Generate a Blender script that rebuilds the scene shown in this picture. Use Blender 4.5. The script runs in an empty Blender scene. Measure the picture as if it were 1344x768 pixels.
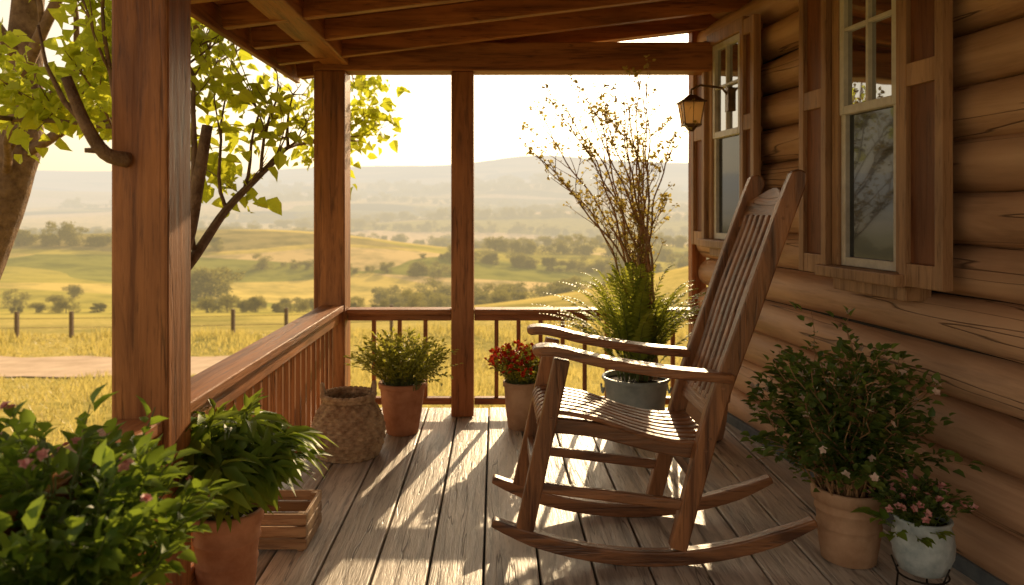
import bpy, math, random
import numpy as np
from mathutils import Vector, Matrix, noise
random.seed(7); rng=np.random.default_rng(7)
S=bpy.context.scene
COL=S.collection
R=random.uniform

# ------------------------------------------------------------ node helpers
def newmat(name):
    m=bpy.data.materials.new(name); m.use_nodes=True
    nt=m.node_tree; nt.nodes.clear()
    m.cycles.emission_sampling='NONE'
    return m,nt
def N(nt,t,**kw):
    n=nt.nodes.new(t)
    for k,v in kw.items():
        if k in n.inputs: n.inputs[k].default_value=v
        else: setattr(n,k,v)
    return n
def L(nt,a,b): nt.links.new(a,b)
def ramp(nt,src,stops,interp='LINEAR'):
    r=N(nt,'ShaderNodeValToRGB'); r.color_ramp.interpolation=interp
    e=r.color_ramp.elements
    while len(e)<len(stops): e.new(0.5)
    for i,(p,c) in enumerate(stops):
        e[i].position=p; e[i].color=(c[0],c[1],c[2],1)
    L(nt,src,r.inputs[0]); return r
def mathn(nt,op,a,b=None,clamp=False):
    n=N(nt,'ShaderNodeMath',operation=op); n.use_clamp=clamp
    for i,x in enumerate((a,b)):
        if x is None: continue
        if isinstance(x,(int,float)): n.inputs[i].default_value=x
        else: L(nt,x,n.inputs[i])
    return n.outputs[0]
def out(nt,sh):
    o=N(nt,'ShaderNodeOutputMaterial'); L(nt,sh,o.inputs[0])

def wood(name,c1,c2,axis='Y',sc=1.0,rough=.5,bump=.35,spec=.4,crack=.0,vary=.25,fine_amt=.7,cscale=22,cth=.012,blotch=.9):
    m,nt=newmat(name)
    tc=N(nt,'ShaderNodeTexCoord'); geo=N(nt,'ShaderNodeNewGeometry')
    off=N(nt,'ShaderNodeVectorMath',operation='SCALE'); off.inputs[0].default_value=(13.1,7.7,9.3)
    L(nt,geo.outputs['Random Per Island'],off.inputs['Scale'])
    add=N(nt,'ShaderNodeVectorMath',operation='ADD'); L(nt,tc.outputs['Object'],add.inputs[0]); L(nt,off.outputs[0],add.inputs[1])
    al,ac=1.3*sc,16*sc
    s={'X':(al,ac,ac),'Y':(ac,al,ac),'Z':(ac,ac,al)}[axis]
    mp=N(nt,'ShaderNodeMapping'); mp.inputs['Scale'].default_value=s; L(nt,add.outputs[0],mp.inputs[0])
    n1=N(nt,'ShaderNodeTexNoise'); n1.inputs['Scale'].default_value=1; n1.inputs['Detail'].default_value=6; n1.inputs['Roughness'].default_value=.62; n1.inputs['Distortion'].default_value=1.1
    L(nt,mp.outputs[0],n1.inputs['Vector'])
    n2=N(nt,'ShaderNodeTexNoise'); n2.inputs['Scale'].default_value=5; n2.inputs['Detail'].default_value=4; n2.inputs['Roughness'].default_value=.7
    L(nt,mp.outputs[0],n2.inputs['Vector'])
    n3=N(nt,'ShaderNodeTexNoise'); n3.inputs['Scale'].default_value=2.2; n3.inputs['Detail'].default_value=3
    L(nt,add.outputs[0],n3.inputs['Vector'])
    r=ramp(nt,n1.outputs[0],[(.34,c1),(.5,[a*.35+b*.65 for a,b in zip(c1,c2)]),(.66,c2)])
    fine=ramp(nt,n2.outputs[0],[(.34,(.42,.38,.35)),(.46,(1,1,1))])
    mx=N(nt,'ShaderNodeMix',data_type='RGBA',blend_type='MULTIPLY'); mx.inputs[0].default_value=fine_amt
    L(nt,r.outputs[0],mx.inputs[6]); L(nt,fine.outputs[0],mx.inputs[7])
    hs=N(nt,'ShaderNodeHueSaturation')
    v=mathn(nt,'MULTIPLY_ADD',geo.outputs['Random Per Island'],vary*2); nt.nodes[-1].inputs[2].default_value=1-vary
    v2=mathn(nt,'MULTIPLY_ADD',n3.outputs[0],blotch); nt.nodes[-1].inputs[2].default_value=1-blotch*.5
    vv=mathn(nt,'MULTIPLY',v,v2)
    L(nt,vv,hs.inputs['Value']); L(nt,mx.outputs[2],hs.inputs['Color'])
    p=N(nt,'ShaderNodeBsdfPrincipled'); p.inputs['Specular IOR Level'].default_value=spec
    L(nt,hs.outputs[0],p.inputs['Base Color'])
    rr=mathn(nt,'MULTIPLY_ADD',n2.outputs[0],.35); nt.nodes[-1].inputs[2].default_value=rough-.17
    L(nt,rr,p.inputs['Roughness'])
    mc=N(nt,'ShaderNodeMapping'); ca=cscale*.045; mc.inputs['Scale'].default_value={'X':(ca,cscale,cscale),'Y':(cscale,ca,cscale),'Z':(cscale,cscale,ca)}[axis]; L(nt,add.outputs[0],mc.inputs[0])
    nc=N(nt,'ShaderNodeTexNoise'); nc.inputs['Scale'].default_value=1; nc.inputs['Detail'].default_value=2; L(nt,mc.outputs[0],nc.inputs['Vector'])
    cr=mathn(nt,'ABSOLUTE',mathn(nt,'SUBTRACT',nc.outputs[0],.60))
    crm=N(nt,'ShaderNodeMapRange'); crm.inputs[1].default_value=0; crm.inputs[2].default_value=cth; L(nt,cr,crm.inputs[0])
    if crack>0:
        dk=N(nt,'ShaderNodeMix',data_type='RGBA',blend_type='MULTIPLY'); dk.inputs[0].default_value=crack
        cc=N(nt,'ShaderNodeCombineColor'); [L(nt,crm.outputs[0],cc.inputs[i]) for i in range(3)]
        L(nt,hs.outputs[0],dk.inputs[6]); L(nt,cc.outputs[0],dk.inputs[7]); L(nt,dk.outputs[2],p.inputs['Base Color'])
    h=mathn(nt,'ADD',n1.outputs[0],mathn(nt,'MULTIPLY',n2.outputs[0],.6))
    if crack>0: h=mathn(nt,'ADD',h,mathn(nt,'MULTIPLY',crm.outputs[0],.5))
    b=N(nt,'ShaderNodeBump'); b.inputs['Strength'].default_value=bump; b.inputs['Distance'].default_value=.01
    L(nt,h,b.inputs['Height']); L(nt,b.outputs[0],p.inputs['Normal'])
    out(nt,p.outputs[0]); return m

def plain(name,c1,c2,sc=12,rough=.7,bump=.2,metal=0,spec=.4,dist=.005):
    m,nt=newmat(name)
    tc=N(nt,'ShaderNodeTexCoord')
    n1=N(nt,'ShaderNodeTexNoise'); n1.inputs['Scale'].default_value=sc; n1.inputs['Detail'].default_value=6; n1.inputs['Roughness'].default_value=.65
    L(nt,tc.outputs['Object'],n1.inputs['Vector'])
    r=ramp(nt,n1.outputs[0],[(.35,c1),(.65,c2)])
    p=N(nt,'ShaderNodeBsdfPrincipled'); p.inputs['Roughness'].default_value=rough; p.inputs['Metallic'].default_value=metal; p.inputs['Specular IOR Level'].default_value=spec
    L(nt,r.outputs[0],p.inputs['Base Color'])
    b=N(nt,'ShaderNodeBump'); b.inputs['Strength'].default_value=bump; b.inputs['Distance'].default_value=dist
    L(nt,n1.outputs[0],b.inputs['Height']); L(nt,b.outputs[0],p.inputs['Normal'])
    out(nt,p.outputs[0]); return m

def painted_haze(nt,sh,Ld=1300.0,maxf=1.0):  # warm aerial haze painted into the material as emission, growing with distance
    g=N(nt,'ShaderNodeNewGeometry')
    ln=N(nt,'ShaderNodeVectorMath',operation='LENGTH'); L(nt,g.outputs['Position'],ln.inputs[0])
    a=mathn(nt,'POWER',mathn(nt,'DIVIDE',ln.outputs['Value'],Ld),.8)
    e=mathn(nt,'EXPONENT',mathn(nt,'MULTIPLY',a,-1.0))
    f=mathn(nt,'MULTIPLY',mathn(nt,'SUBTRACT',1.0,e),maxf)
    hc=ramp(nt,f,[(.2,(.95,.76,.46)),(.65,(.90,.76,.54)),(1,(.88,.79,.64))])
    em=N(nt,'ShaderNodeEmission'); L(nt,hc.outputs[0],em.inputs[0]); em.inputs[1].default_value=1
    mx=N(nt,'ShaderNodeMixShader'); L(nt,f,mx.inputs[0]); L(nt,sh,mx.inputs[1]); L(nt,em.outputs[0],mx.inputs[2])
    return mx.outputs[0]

def leafmat(name,c1,c2,trans=.4,tcol=None,rough=.45,hz=False,spec=.4):
    m,nt=newmat(name)
    g=N(nt,'ShaderNodeNewGeometry')
    r=ramp(nt,g.outputs['Random Per Island'],[(0,c1),(1,c2)])
    p=N(nt,'ShaderNodeBsdfPrincipled'); p.inputs['Roughness'].default_value=rough; p.inputs['Specular IOR Level'].default_value=spec
    L(nt,r.outputs[0],p.inputs['Base Color'])
    t=N(nt,'ShaderNodeBsdfTranslucent')
    if tcol:
        hs=N(nt,'ShaderNodeMix',data_type='RGBA'); hs.inputs[0].default_value=.75
        L(nt,r.outputs[0],hs.inputs[6]); hs.inputs[7].default_value=(*tcol,1); L(nt,hs.outputs[2],t.inputs[0])
    else: L(nt,r.outputs[0],t.inputs[0])
    mx=N(nt,'ShaderNodeMixShader'); mx.inputs[0].default_value=trans
    L(nt,p.outputs[0],mx.inputs[1]); L(nt,t.outputs[0],mx.inputs[2])
    sh=mx.outputs[0]
    if hz: sh=painted_haze(nt,sh)
    out(nt,sh); return m

# ------------------------------------------------------------ mesh builder
class MB:
    def __init__(s): s.v=[];s.f=[];s.m=[]
    def add(s,vs,fs,mat=0):
        o=len(s.v); s.v.extend([tuple(x) for x in vs]); s.f.extend([tuple(i+o for i in f) for f in fs]); s.m.extend([mat]*len(fs))
    def box(s,x0,x1,y0,y1,z0,z1,mat=0):
        vs=[(x,y,z) for x in(x0,x1) for y in(y0,y1) for z in(z0,z1)]
        s.add(vs,[(0,1,3,2),(4,6,7,5),(0,4,5,1),(2,3,7,6),(0,2,6,4),(1,5,7,3)],mat)
    def bar(s,p0,p1,w,h,mat=0,up=(0,0,1)):
        p0=Vector(p0);p1=Vector(p1);d=(p1-p0).normalized();u=Vector(up)
        sd=d.cross(u).normalized()*w/2; uu=sd.cross(d).normalized()*h/2
        vs=[p+a*sd+b*uu for p in(p0,p1) for a in(-1,1) for b in(-1,1)]
        s.add(vs,[(0,1,3,2),(4,6,7,5),(0,4,5,1),(2,3,7,6),(0,2,6,4),(1,5,7,3)],mat)
    def tube(s,pts,rad,seg=6,mat=0,cap=True):
        pts=[Vector(p) for p in pts]; n=len(pts)
        if not hasattr(rad,'__len__'): rad=[rad]*n
        vs=[];prev=None
        for i,p in enumerate(pts):
            d=(pts[min(i+1,n-1)]-pts[max(i-1,0)])
            if d.length<1e-9: d=Vector((0,0,1))
            d.normalize()
            if prev is None: a=d.orthogonal().normalized()
            else:
                a=prev-d*prev.dot(d)
                a=a.normalized() if a.length>1e-6 else d.orthogonal().normalized()
            prev=a;b=d.cross(a)
            for k in range(seg):
                t=2*math.pi*k/seg; vs.append(p+(a*math.cos(t)+b*math.sin(t))*rad[i])
        fs=[(i*seg+k,i*seg+(k+1)%seg,(i+1)*seg+(k+1)%seg,(i+1)*seg+k) for i in range(n-1) for k in range(seg)]
        if cap: fs.append(tuple(range(seg-1,-1,-1))); fs.append(tuple((n-1)*seg+k for k in range(seg)))
        s.add(vs,fs,mat)
    def lathe(s,prof,c,seg=40,mat=0,fn=None):
        vs=[];n=len(prof)
        for i,(r,z) in enumerate(prof):
            for k in range(seg):
                t=2*math.pi*k/seg; rr=r+(fn(t,z,i) if fn else 0)
                vs.append((c[0]+rr*math.cos(t),c[1]+rr*math.sin(t),c[2]+z))
        fs=[(i*seg+k,i*seg+(k+1)%seg,(i+1)*seg+(k+1)%seg,(i+1)*seg+k) for i in range(n-1) for k in range(seg)]
        fs.append(tuple(range(seg-1,-1,-1)))
        s.add(vs,fs,mat)
    def disc(s,c,r,seg=24,mat=0):
        s.add([(c[0]+r*math.cos(2*math.pi*k/seg),c[1]+r*math.sin(2*math.pi*k/seg),c[2]) for k in range(seg)],[tuple(range(seg))],mat)
    def plank(s,pts,th,y0,y1,mat=0):
        n=len(pts)
        if not hasattr(th,'__len__'): th=[th]*n
        if not hasattr(y0,'__len__'): y0=[y0]*n
        if not hasattr(y1,'__len__'): y1=[y1]*n
        vs=[]
        for i,(x,z) in enumerate(pts):
            a=pts[max(i-1,0)];b=pts[min(i+1,n-1)]
            dx,dz=b[0]-a[0],b[1]-a[1];l=math.hypot(dx,dz);nx,nz=-dz/l*th[i]/2,dx/l*th[i]/2
            vs+=[(x+nx,y0[i],z+nz),(x+nx,y1[i],z+nz),(x-nx,y1[i],z-nz),(x-nx,y0[i],z-nz)]
        fs=[(i*4+k,i*4+(k+1)%4,(i+1)*4+(k+1)%4,(i+1)*4+k) for i in range(n-1) for k in range(4)]
        fs+=[(3,2,1,0),tuple((n-1)*4+k for k in range(4))]
        s.add(vs,fs,mat)
    def leaves(s,pos,d,nrm,Ls,Ws,mat=0,fold=.25,curl=.25):
        if len(pos)==0: return
        pos=np.asarray(pos,float);d=np.asarray(d,float);nrm=np.asarray(nrm,float)
        d/= (np.linalg.norm(d,axis=1,keepdims=True)+1e-9)
        sd=np.cross(d,nrm); sd/=(np.linalg.norm(sd,axis=1,keepdims=True)+1e-9)
        up=np.cross(sd,d)
        T=np.array([(0,0,0),(.35,0,0),(.7,0,0),(1,0,0),(.28,-.5,1),(.65,-.4,1),(.28,.5,1),(.65,.4,1)])
        Ls=np.asarray(Ls)[:,None];Ws=np.asarray(Ws)[:,None]
        n=len(pos); allv=np.zeros((n,8,3))
        for i,(u,v,w) in enumerate(T):
            allv[:,i]=pos+d*Ls*u+sd*Ws*v+up*(w*fold*Ws-curl*u*u*Ls)
        base=[(0,4,1),(0,1,6),(4,5,2,1),(1,2,7,6),(5,3,2),(2,3,7)]
        o=len(s.v); s.v.extend(map(tuple,allv.reshape(-1,3).tolist()))
        for k in range(n):
            q=o+k*8
            for f in base: s.f.append(tuple(q+i for i in f))
        s.m.extend([mat]*(6*n))
    def obj(s,name,mats,parent=None,smooth=False,bevel=0,ang=40):
        me=bpy.data.meshes.new(name); me.from_pydata(s.v,[],s.f)
        for m in mats: me.materials.append(m)
        me.polygons.foreach_set('material_index',s.m)
        if smooth: me.polygons.foreach_set('use_smooth',[True]*len(s.f))
        me.update()
        o=bpy.data.objects.new(name,me); COL.objects.link(o)
        if parent: o.parent=parent
        if bevel:
            b=o.modifiers.new('bevel','BEVEL'); b.width=bevel; b.segments=2; b.limit_method='ANGLE'; b.angle_limit=math.radians(ang)
        return o
def empty(name,parent=None,loc=(0,0,0)):
    e=bpy.data.objects.new(name,None); COL.objects.link(e); e.location=loc; e.empty_display_size=.1
    if parent: e.parent=parent
    return e
def catmull(P,k=6):
    P=[np.array(p,float) for p in P]; Q=[2*P[0]-P[1]]+P+[2*P[-1]-P[-2]]; o=[]
    for i in range(1,len(Q)-2):
        for j in range(k):
            t=j/k;a,b,c,d=Q[i-1:i+3]
            o.append(.5*((2*b)+(-a+c)*t+(2*a-5*b+4*c-d)*t*t+(-a+3*b-3*c+d)*t**3))
    o.append(P[-1]); return [tuple(x) for x in o]

# ------------------------------------------------------------ materials
M_floor=wood('deck_wood',(.25,.215,.19),(.66,.585,.51),'Y',1,.46,.6,.55,crack=.7,vary=.18)
pc=((.19,.062,.018),(.46,.18,.06))
M_post=wood('post_wood',*pc,'Z',.9,.48,.35,.35,crack=.5,vary=.08)
M_beamX=wood('beam_wood_x',*pc,'X',.9,.5,.35,.35,crack=.5,vary=.1)
M_beamY=wood('beam_wood_y',*pc,'Y',.9,.5,.35,.35,crack=.5,vary=.1)
M_ceil=wood('ceiling_wood',(.24,.08,.026),(.46,.18,.06),'X',.9,.55,.3,.3,vary=.2)
M_log=wood('log_wood',(.36,.20,.115),(.62,.39,.245),'Y',.28,.58,.8,.3,crack=.7,vary=.12,fine_amt=.3,cscale=11,cth=.009,blotch=.7)
cc_=((.085,.03,.011),(.36,.155,.06))
M_chX=wood('chair_wood_x',*cc_,'X',1.3,.36,.35,.5,crack=.5,vary=.15)
M_chZ=wood('chair_wood_z',*cc_,'Z',1.3,.36,.35,.5,crack=.5,vary=.15)
M_chY=wood('chair_wood_y',*cc_,'Y',1.3,.36,.35,.5,crack=.5)
M_shut=wood('shutter_panel',(.15,.055,.026),(.25,.10,.046),'Z',1,.5,.2,.3,vary=.05)
M_trim=wood('trim_wood',(.27,.145,.075),(.46,.27,.145),'Z',1,.5,.2,.3,vary=.1)
M_crate=wood('crate_wood',(.26,.15,.08),(.46,.30,.17),'X',1,.6,.3)
M_dark=plain('under_deck',(.01,.008,.006),(.02,.015,.01))
M_sash=plain('sash_paint',(.56,.53,.48),(.70,.67,.61),20,.4,.05)
M_terra=plain('terracotta',(.36,.13,.058),(.58,.27,.145),7,.75,.35)
M_terra2=plain('terracotta_pale',(.36,.20,.11),(.55,.35,.22),7,.75,.35)
M_soil=plain('soil',(.02,.013,.008),(.05,.03,.02),60,.95,1)
M_zinc=plain('zinc_bucket',(.22,.28,.30),(.38,.44,.46),7,.45,.1,.3)
M_glaze=plain('glazed_pot',(.28,.34,.36),(.48,.54,.55),22,.35,.3)
M_iron=plain('black_iron',(.015,.013,.012),(.03,.025,.02),30,.5,.1,.6)
M_bask=plain('wicker',(.26,.16,.09),(.58,.42,.26),26,.7,.6)
M_bark=plain('bark',(.12,.065,.035),(.28,.17,.095),14,.85,1,dist=.03)
M_twig=plain('twig_bark',(.24,.13,.06),(.44,.26,.13),30,.7,.2)
M_stem=plain('green_stem',(.09,.12,.035),(.15,.18,.05),30,.6,.1)
M_basil=leafmat('basil_leaf',(.055,.13,.02),(.18,.28,.045),.45,(.38,.50,.04))
M_hosta=leafmat('arching_leaf',(.075,.16,.025),(.22,.33,.05),.45,(.44,.54,.05))
M_fern=leafmat('fern_leaf',(.15,.22,.03),(.30,.36,.06),.5,(.62,.62,.07))
M_fluff=leafmat('yellow_green_leaf',(.18,.23,.03),(.36,.38,.06),.5,(.62,.58,.07))  # pale yellow-green foliage colour, random from leaf to leaf
M_shrub=leafmat('shrub_leaf',(.05,.11,.03),(.17,.24,.05),.35,(.28,.36,.04))
M_tree=leafmat('tree_leaf',(.18,.25,.02),(.40,.42,.04),.65,(.74,.76,.05))
M_bud=leafmat('bud_leaf',(.40,.30,.07),(.62,.52,.14),.55)
M_red=leafmat('red_petal',(.62,.03,.01),(.80,.10,.02),.35)
M_pink=leafmat('pink_petal',(.7,.28,.28),(.85,.5,.46),.35)
M_white=leafmat('cream_petal',(.7,.5,.42),(.85,.70,.58),.3)

def glass(name,refl,col):
    m,nt=newmat(name)
    p=N(nt,'ShaderNodeBsdfPrincipled'); p.inputs['Base Color'].default_value=(*col,1); p.inputs['Roughness'].default_value=.08
    g=N(nt,'ShaderNodeBsdfGlossy'); g.inputs['Roughness'].default_value=.015; g.inputs['Color'].default_value=(.9,.92,.95,1)
    tc=N(nt,'ShaderNodeTexCoord'); n=N(nt,'ShaderNodeTexNoise'); n.inputs['Scale'].default_value=3; L(nt,tc.outputs['Object'],n.inputs['Vector'])
    b=N(nt,'ShaderNodeBump'); b.inputs['Strength'].default_value=.06; b.inputs['Distance'].default_value=.02; L(nt,n.outputs[0],b.inputs['Height']); L(nt,b.outputs[0],g.inputs['Normal'])
    mx=N(nt,'ShaderNodeMixShader'); mx.inputs[0].default_value=refl
    L(nt,p.outputs[0],mx.inputs[1]); L(nt,g.outputs[0],mx.inputs[2]); out(nt,mx.outputs[0]); return m
M_glassU=glass('window_glass',.55,(.03,.035,.04)); M_glassL=glass('dim_reflection_glass',.03,(.022,.029,.036))  # lower panes made duller to imitate a darker reflection; no screen is built
M_amber,nt=newmat('amber_glass')
p=N(nt,'ShaderNodeBsdfPrincipled'); p.inputs['Base Color'].default_value=(.9,.68,.38,1); p.inputs['Roughness'].default_value=.3
t=N(nt,'ShaderNodeBsdfTranslucent'); t.inputs[0].default_value=(1,.75,.42,1)
mx=N(nt,'ShaderNodeMixShader'); mx.inputs[0].default_value=.6; L(nt,p.outputs[0],mx.inputs[1]); L(nt,t.outputs[0],mx.inputs[2]); out(nt,mx.outputs[0])

# ------------------------------------------------------------ porch floor
YB=-.8
mb=MB(); x=-1.14; 
while x<2.2:
    w=.178+R(-.004,.004); z=R(-.003,.002)
    mb.box(x,x+w,YB,4.62,-.035+z,z); x+=w+.008
fl=mb.obj('porch_floor',[M_floor,M_dark],None,False,.005)
mb=MB(); mb.box(-1.1,2.2,YB,4.58,-.2,-.06,0); mb.box(-1.14,2.2,4.585,4.61,-.3,-.045,1); mb.box(-1.135,-1.11,YB,4.58,-.3,-.045,1)  # near-black fill paints the shade seen through deck gaps, plus wooden rim boards
mb.obj('shade_fill_and_rim',[M_dark,M_beamX],fl)

# ------------------------------------------------------------ log cabin
cabin=empty('log_cabin')
wall=empty('log_wall',cabin,(1.876,0,0)); wall.rotation_euler[2]=math.atan(.13)
mb=MB(); zc=.09; i=0; T0=YB-.1
while zc<2.75:
    nseg=110; seg=30; vs=[]
    for k in range(nseg+1):
        t=T0+(4.78-T0)*k/nseg
        cx_=.104+.014*noise.noise(Vector((t*.8,i*2.7,9))); cz=zc+.008*noise.noise(Vector((t*.7,i*5.1,3)))
        for q in range(seg):
            a=2*math.pi*q/seg
            r=.0955+.010*noise.noise(Vector((t*1.1,i*7.3,math.cos(a)*.7)))+.004*noise.noise(Vector((t*4,i*3.1+math.sin(a)*2,4+math.cos(a)*2)))
            vs.append((cx_+r*math.cos(a)*1.10,t,cz+r*math.sin(a)*.96))
    fs=[(k*seg+q,(k+1)*seg+q,(k+1)*seg+(q+1)%seg,k*seg+(q+1)%seg) for k in range(nseg) for q in range(seg)]
    fs.append(tuple(nseg*seg+q for q in range(seg)))
    mb.add(vs,fs,0); zc+=.18; i+=1
mb.obj('logs',[M_log],wall,True)
mb=MB(); mb.box(.085,.14,T0,4.76,0,2.75,0); mb.obj('chinking',[M_dark],wall)
mb=MB(); mb.box(-.035,.06,4.785,4.85,0,2.42,0); mb.obj('corner_board',[M_post],wall,False,.004)
mb=MB(); mb.box(-.012,.02,T0,4.77,0,.05,0); mb.obj('baseboard',[plain('blue_grey_board',(.08,.10,.12),(.15,.17,.19))],wall,False,.003)

def window(t0,t1,z0,z1,zm,sh):
    w=empty('window',wall)
    mb=MB()
    c=.045
    mb.box(-.062,.05,t0-c,t0,z0,z1); mb.box(-.062,.05,t1,t1+c,z0,z1)
    mb.box(-.068,.05,t0-c-.01,t1+c+.01,z1,z1+.07)
    mb.box(-.12,.05,t0-c-.03,t1+c+.03,z0-.045,z0)
    mb.box(-.055,.05,t0-c,t1+c,z0-.10,z0-.047)
    mb.obj('casing',[M_trim],w,False,.005)
    mb=MB(); f=.032
    for (a,b,xo) in((z0+.002,zm+.015,-.026),(zm-.015,z1-.002,-.034)):
        mb.box(xo-.022,xo+.006,t0+.002,t0+f,a,b); mb.box(xo-.022,xo+.006,t1-f,t1-.002,a,b)
        mb.box(xo-.022,xo+.006,t0+f,t1-f,a,a+f*1.1); mb.box(xo-.022,xo+.006,t0+f,t1-f,b-f,b)
    tm=(t0+t1)/2; zh=(zm+z1)/2+.01
    mb.box(-.054,-.032,tm-.008,tm+.008,zm+.015,z1-f); mb.box(-.053,-.031,t0+f,tm-.008,zh-.008,zh+.008); mb.box(-.053,-.031,tm+.008,t1-f,zh-.008,zh+.008)
    mb.obj('sash',[M_sash],w,False,.003)
    mb=MB(); mb.box(-.036,-.034,t0+.01,t1-.01,zm,z1-.01,0); mb.box(-.028,-.026,t0+.01,t1-.01,z0+.01,zm,1)
    mb.obj('panes',[M_glassU,M_glassL],w)
    for(a,b)in sh:
        mb=MB(); f=.038; zb,zt=z0-.04,z1+.04
        mb.box(-.085,-.045,a,a+f,zb,zt,0); mb.box(-.085,-.045,b-f,b,zb,zt,0)
        for zz in(zb,zb+(zt-zb)*.52,zt-.08): mb.box(-.083,-.047,a+f,b-f,zz,zz+.08,0)
        mb.box(-.066,-.05,a+f,b-f,zb+.08,zt-.08,1)
        mb.obj('shutter',[M_trim,M_shut],w,False,.003)
window(2.80,3.165,.97,2.24,1.60,[(2.53,2.75),(3.215,3.43)])
window(4.07,4.43,1.03,2.14,1.62,[(3.86,4.02),(4.48,4.68)])

# posts
mb=MB(); mb.box(-1.01,-.86,2.0,2.16,-.5,2.03); mb.box(-1.02,-.87,YB,YB+.15,-.5,2.03); mb.box(-1.045,-.865,4.38,4.56,-.4,2.0); mb.box(-.255,-.125,4.4,4.53,.0,2.0)
mb.obj('porch_posts',[M_post],cabin,False,.008)
mb=MB(); mb.box(-1.05,1.36,4.385,4.55,2.0,2.165); mb.obj('front_beam',[M_beamX],cabin,False,.008)
mb=MB(); mb.box(-.99,-.84,YB,4.383,2.03,2.155); mb.obj('side_beam',[M_beamY],cabin,False,.008)
# roof
sl=.12
def rz(x): return 2.20+sl*(x-.5)
mb=MB()
for yy in [4.62,4.2,3.78,3.36,2.94,2.52,2.1,1.6,1.1,.6,.1,-.4,-.8]:
    mb.bar((-1.2,yy,rz(-1.2)+.05),(2.4,yy,rz(2.4)+.05),.05,.10)
mb.obj('rafters',[M_beamX],cabin,False,.004)
mb=MB(); y=YB-.1
while y<4.74:
    mb.bar((-1.22,y+.065,rz(-1.22)+.115),(2.4,y+.065,rz(2.4)+.115),.132,.025); y+=.137
mb.obj('roof_boards',[M_ceil],cabin,False,.002)
mb=MB(); mb.bar((-1.25,1.93,rz(-1.25)+.14),(2.4,1.93,rz(2.4)+.14),5.66,.02); mb.obj('roof_cover',[M_dark],cabin)
mb=MB(); mb.box(-1.25,-1.222,YB-.1,4.78,rz(-1.25)+.0,rz(-1.25)+.15); mb.obj('fascia',[M_beamY],cabin,False,.003)
mb=MB(); mb.bar((-1.22,4.775,rz(-1.22)+.085),(2.4,4.775,rz(2.4)+.085),.03,.13); mb.obj('barge_board',[M_beamX],cabin,False,.003)

# wall lantern
lan=empty('wall_lantern')
mb=MB(); cx,cy=1.08,4.2
def frust(mb,z0,z1,r0,r1,mat):
    vs=[(cx+a*r,cy+b*r,z) for (r,z) in((r0,z0),(r1,z1)) for a,b in((-1,-1),(1,-1),(1,1),(-1,1))]
    mb.add(vs,[(3,2,1,0),(4,5,6,7),(0,1,5,4),(1,2,6,5),(2,3,7,6),(3,0,4,7)],mat)
frust(mb,1.67,1.785,.040,.056,1)
frust(mb,1.66,1.67,.048,.048,0); frust(mb,1.786,1.794,.070,.070,0); frust(mb,1.795,1.83,.062,.018,0); frust(mb,1.63,1.66,.012,.03,0)
for a,b in((-1,-1),(1,-1),(1,1),(-1,1)): mb.bar((cx+a*.042,cy+b*.042,1.67),(cx+a*.058,cy+b*.058,1.786),.006,.006,0,(1,0,0))
for a,b in((0,-1),(1,0),(0,1),(-1,0)): mb.bar((cx+a*.042,cy+b*.042,1.67),(cx+a*.058,cy+b*.058,1.786),.0035,.0035,0,(1,.2,0))
mb.tube([(cx,cy,1.83),(cx,cy,1.86),(cx+.05,cy,1.885),(cx+.17,cy,1.87),(cx+.21,cy,1.82)],.007,8,0)
mb.box(cx+.195,cx+.225,cy-.03,cy+.03,1.74,1.87,0)
mb.obj('lantern_body',[plain('bronze',(.10,.06,.03),(.2,.12,.06),30,.4,.1,.6),M_amber],lan,False,.002)

# ------------------------------------------------------------ railing
rail=empty('porch_railing')
mb=MB()
for a,b in((2.163,4.377),(YB+.16,1.997)):
    mb.box(-1.0,-.87,a,b,.615,.65,1); mb.box(-.955,-.895,a,b,.545,.612,1); mb.box(-.955,-.895,a,b,.07,.13,1)
for x0,x1 in((-.862,-.258),(-.122,1.30)):
    mb.box(x0,x1,4.41,4.53,.59,.62,2); mb.box(x0,x1,4.45,4.49,.55,.588,2); mb.box(x0,x1,4.445,4.495,.06,.10,2)
mb.obj('rails',[M_post,M_beamY,M_beamX],rail,False,.004)
mb=MB(); y=YB+.25
while y<4.33:
    if not 1.95<y<2.20: mb.box(-.94,-.91,y,y+.03,.131,.544)
    y+=.10
for x0,x1 in((-.862,-.258),(-.122,1.30)):
    n=int((x1-x0)/.125)
    for k in range(1,n): 
        xx=x0+(x1-x0)*k/n; mb.box(xx-.012,xx+.012,4.458,4.482,.101,.549)
mb.obj('balusters',[M_post],rail,False,.002)

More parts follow.
